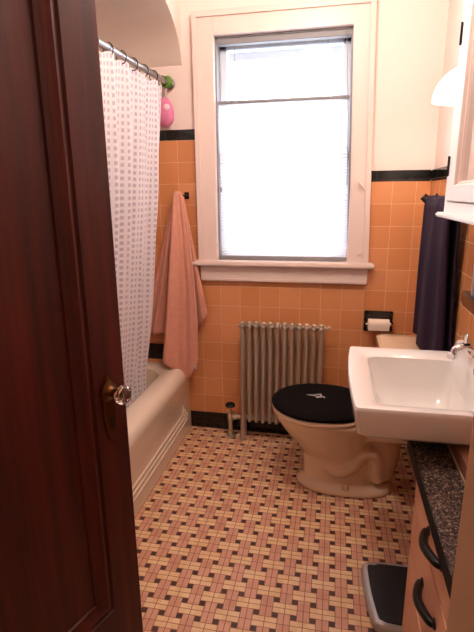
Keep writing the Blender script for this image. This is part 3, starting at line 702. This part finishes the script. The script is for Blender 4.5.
# tumbler holder with cup
hd = thing('tumbler_holder', (.55, -.98, 1.04), 'black ceramic holder on the tile wall above the sink', 'holder')
b = bmesh.new(); bx(b, .541, .5495, -1.13, -.94, 1.015, 1.10, bev=.003); bx(b, .497, .545, -1.14, -.945, 1.030, 1.066, bev=.004); bx(b, .502, .54, -1.135, -.95, 1.020, 1.032); ob('holder_body', b, m_blackcer, hd)
b = bmesh.new(); lathe(b, [(.017, 1.0665), (.018, 1.067), (.021, 1.16), (.019, 1.16), (.016, 1.070)], 24, Matrix.Translation((.520, -1.035, 0)))
tag(ob('plastic_cup', b, m_cup, smooth=True), 'frosted plastic cup standing in the black wall holder', 'cup')
# ------------------------------------------------------------------ vanity
struct('wall_chase', box(.452, XR-.0135, YF, -1.06, 0, .695), simple('brown_board', '8A5A42', .5), 'low brown ledge behind the granite top')
gt = box(.348, .449, -2.12, -1.12, .606, .65, bev=.003); go = tag(ob('granite_countertop', gt, m_granite), 'speckled dark granite slab on the low maple cabinet', 'countertop')
ob('polished_edge', box(.3465, .3485, -2.12, -1.12, .607, .6495, bev=.0008), m_edge, go)
ck = bmesh.new(); tube(ck, [(.4505, -1.13, .6515), (.4505, -2.1, .6515)], .0025, 6); struct('trim_7', ck, m_caulk)
vn = thing('vanity_cabinet', (.39, -1.7, 0), 'low maple cabinet with drawers under the granite top', 'cabinet')
b = bmesh.new(); bx(b, .362, .449, -2.1, -1.257, 0, .605); ob('cabinet_body', b, m_maple, vn)
for z0, z1, zh in ((.545, .62, 0), (.335, .54, 0), (.03, .33, 0)): pass
for n_, (z0, z1, hy0, hy1, hz) in enumerate(((.518, .603, -1.48, -1.615, .612), (.30, .512, -1.455, -1.60, .43), (.02, .294, -1.47, -1.61, .2))):
    b = box(.354, .362, -2.09, -1.259, z0, z1, bev=.002); dw = ob('drawer', b, m_maple, vn)
for n_, (z, tz) in enumerate(((.585, .02), (.428, .03))):
    b = bmesh.new(); yA, yB, dzh = (-1.455, -1.590, 0) if n_ == 0 else (-1.448, -1.588, 0)
    pts = spline([(.354, yA, z-.012), (.343, yA-.010, z-.010), (.330, (yA+yB)/2, z), (.343, yB+.010, z+.008), (.354, yB, z+.010)], 6); m_n = len(pts)
    tube(b, pts, [.0075+.0035*math.sin(PI*i/(m_n-1)) for i in range(m_n)], 10)
    for yy, zz_ in ((yA, z-.012), (yB, z+.010)): bmesh.ops.create_uvsphere(b, u_segments=10, v_segments=8, radius=1, matrix=Matrix.Translation((.353, yy, zz_)) @ Matrix.Diagonal((.006, .013, .012, 1)))
    dws = [c for c in vn.children if c.name.startswith('drawer')]
    o = ob('handle', b, m_dark, smooth=True); o.parent = dws[n_]
# ------------------------------------------------------------------ bathroom scale
bs = thing('bathroom_scale', (.4, -1.1, 0), 'black bathroom scale with silver rim on the floor by the maple cabinet', 'scale')
def sr(g, z):
    c = [(.252, -1.00), (.275, -1.262), (.548, -1.262), (.558, -.955), (.31, -.955)]
    cen = Vector((.405, -1.108, 0)); pts = []
    P_ = [Vector((.247+g, -1.02, z)), Vector((.250+g, -.985-g*.3, z)), Vector((.272+g, -.966-g, z)), Vector((.32, -.957-g, z)), Vector((.42, -.955-g, z)), Vector((.528-g, -.958-g, z)), Vector((.541-g, -.985-g*.3, z)), Vector((.541-g, -1.10, z)), Vector((.541-g, -1.21+g*.3, z)), Vector((.525-g, -1.243+g, z)), Vector((.42, -1.250+g, z)), Vector((.325+g*.2, -1.249+g, z)), Vector((.285+g*.8, -1.238+g*.8, z)), Vector((.268+g, -1.21+g*.2, z)), Vector((.253+g, -1.11, z))]
    out = []; n = len(P_)
    for i in range(n):
        a, b_, c_, d_ = P_[i-1], P_[i], P_[(i+1) % n], P_[(i+2) % n]
        for k in range(4):
            t = k/4; out.append(.5*((2*b_)+(-a+c_)*t+(2*a-5*b_+4*c_-d_)*t*t+(-a+3*b_-3*c_+d_)*t*t*t))
    return out
b = bmesh.new(); loft(b, [sr(.012, 0.0), sr(.004, .008), sr(0, .025), sr(.003, .036), sr(.010, .042), sr(.020, .043)]); ob('scale_body', b, m_silverpl, bs, smooth=True)
b = bmesh.new(); loft(b, [sr(.022, .0425), sr(.023, .0455), sr(.026, .046)]); ob('platform', b, m_plastic, bs, smooth=True)
# ------------------------------------------------------------------ ceiling light (out of view, the room's own lamp)
cl = thing('ceiling_light', (-.05, -1.0, ZC), 'small round ceiling lamp', 'lamp')
b = bmesh.new(); lathe(b, [(.07, ZC-.03), (.07, ZC)], 24, Matrix.Translation((-.05, -1.0, 0))); ob('lamp_base', b, m_white, cl, smooth=True)
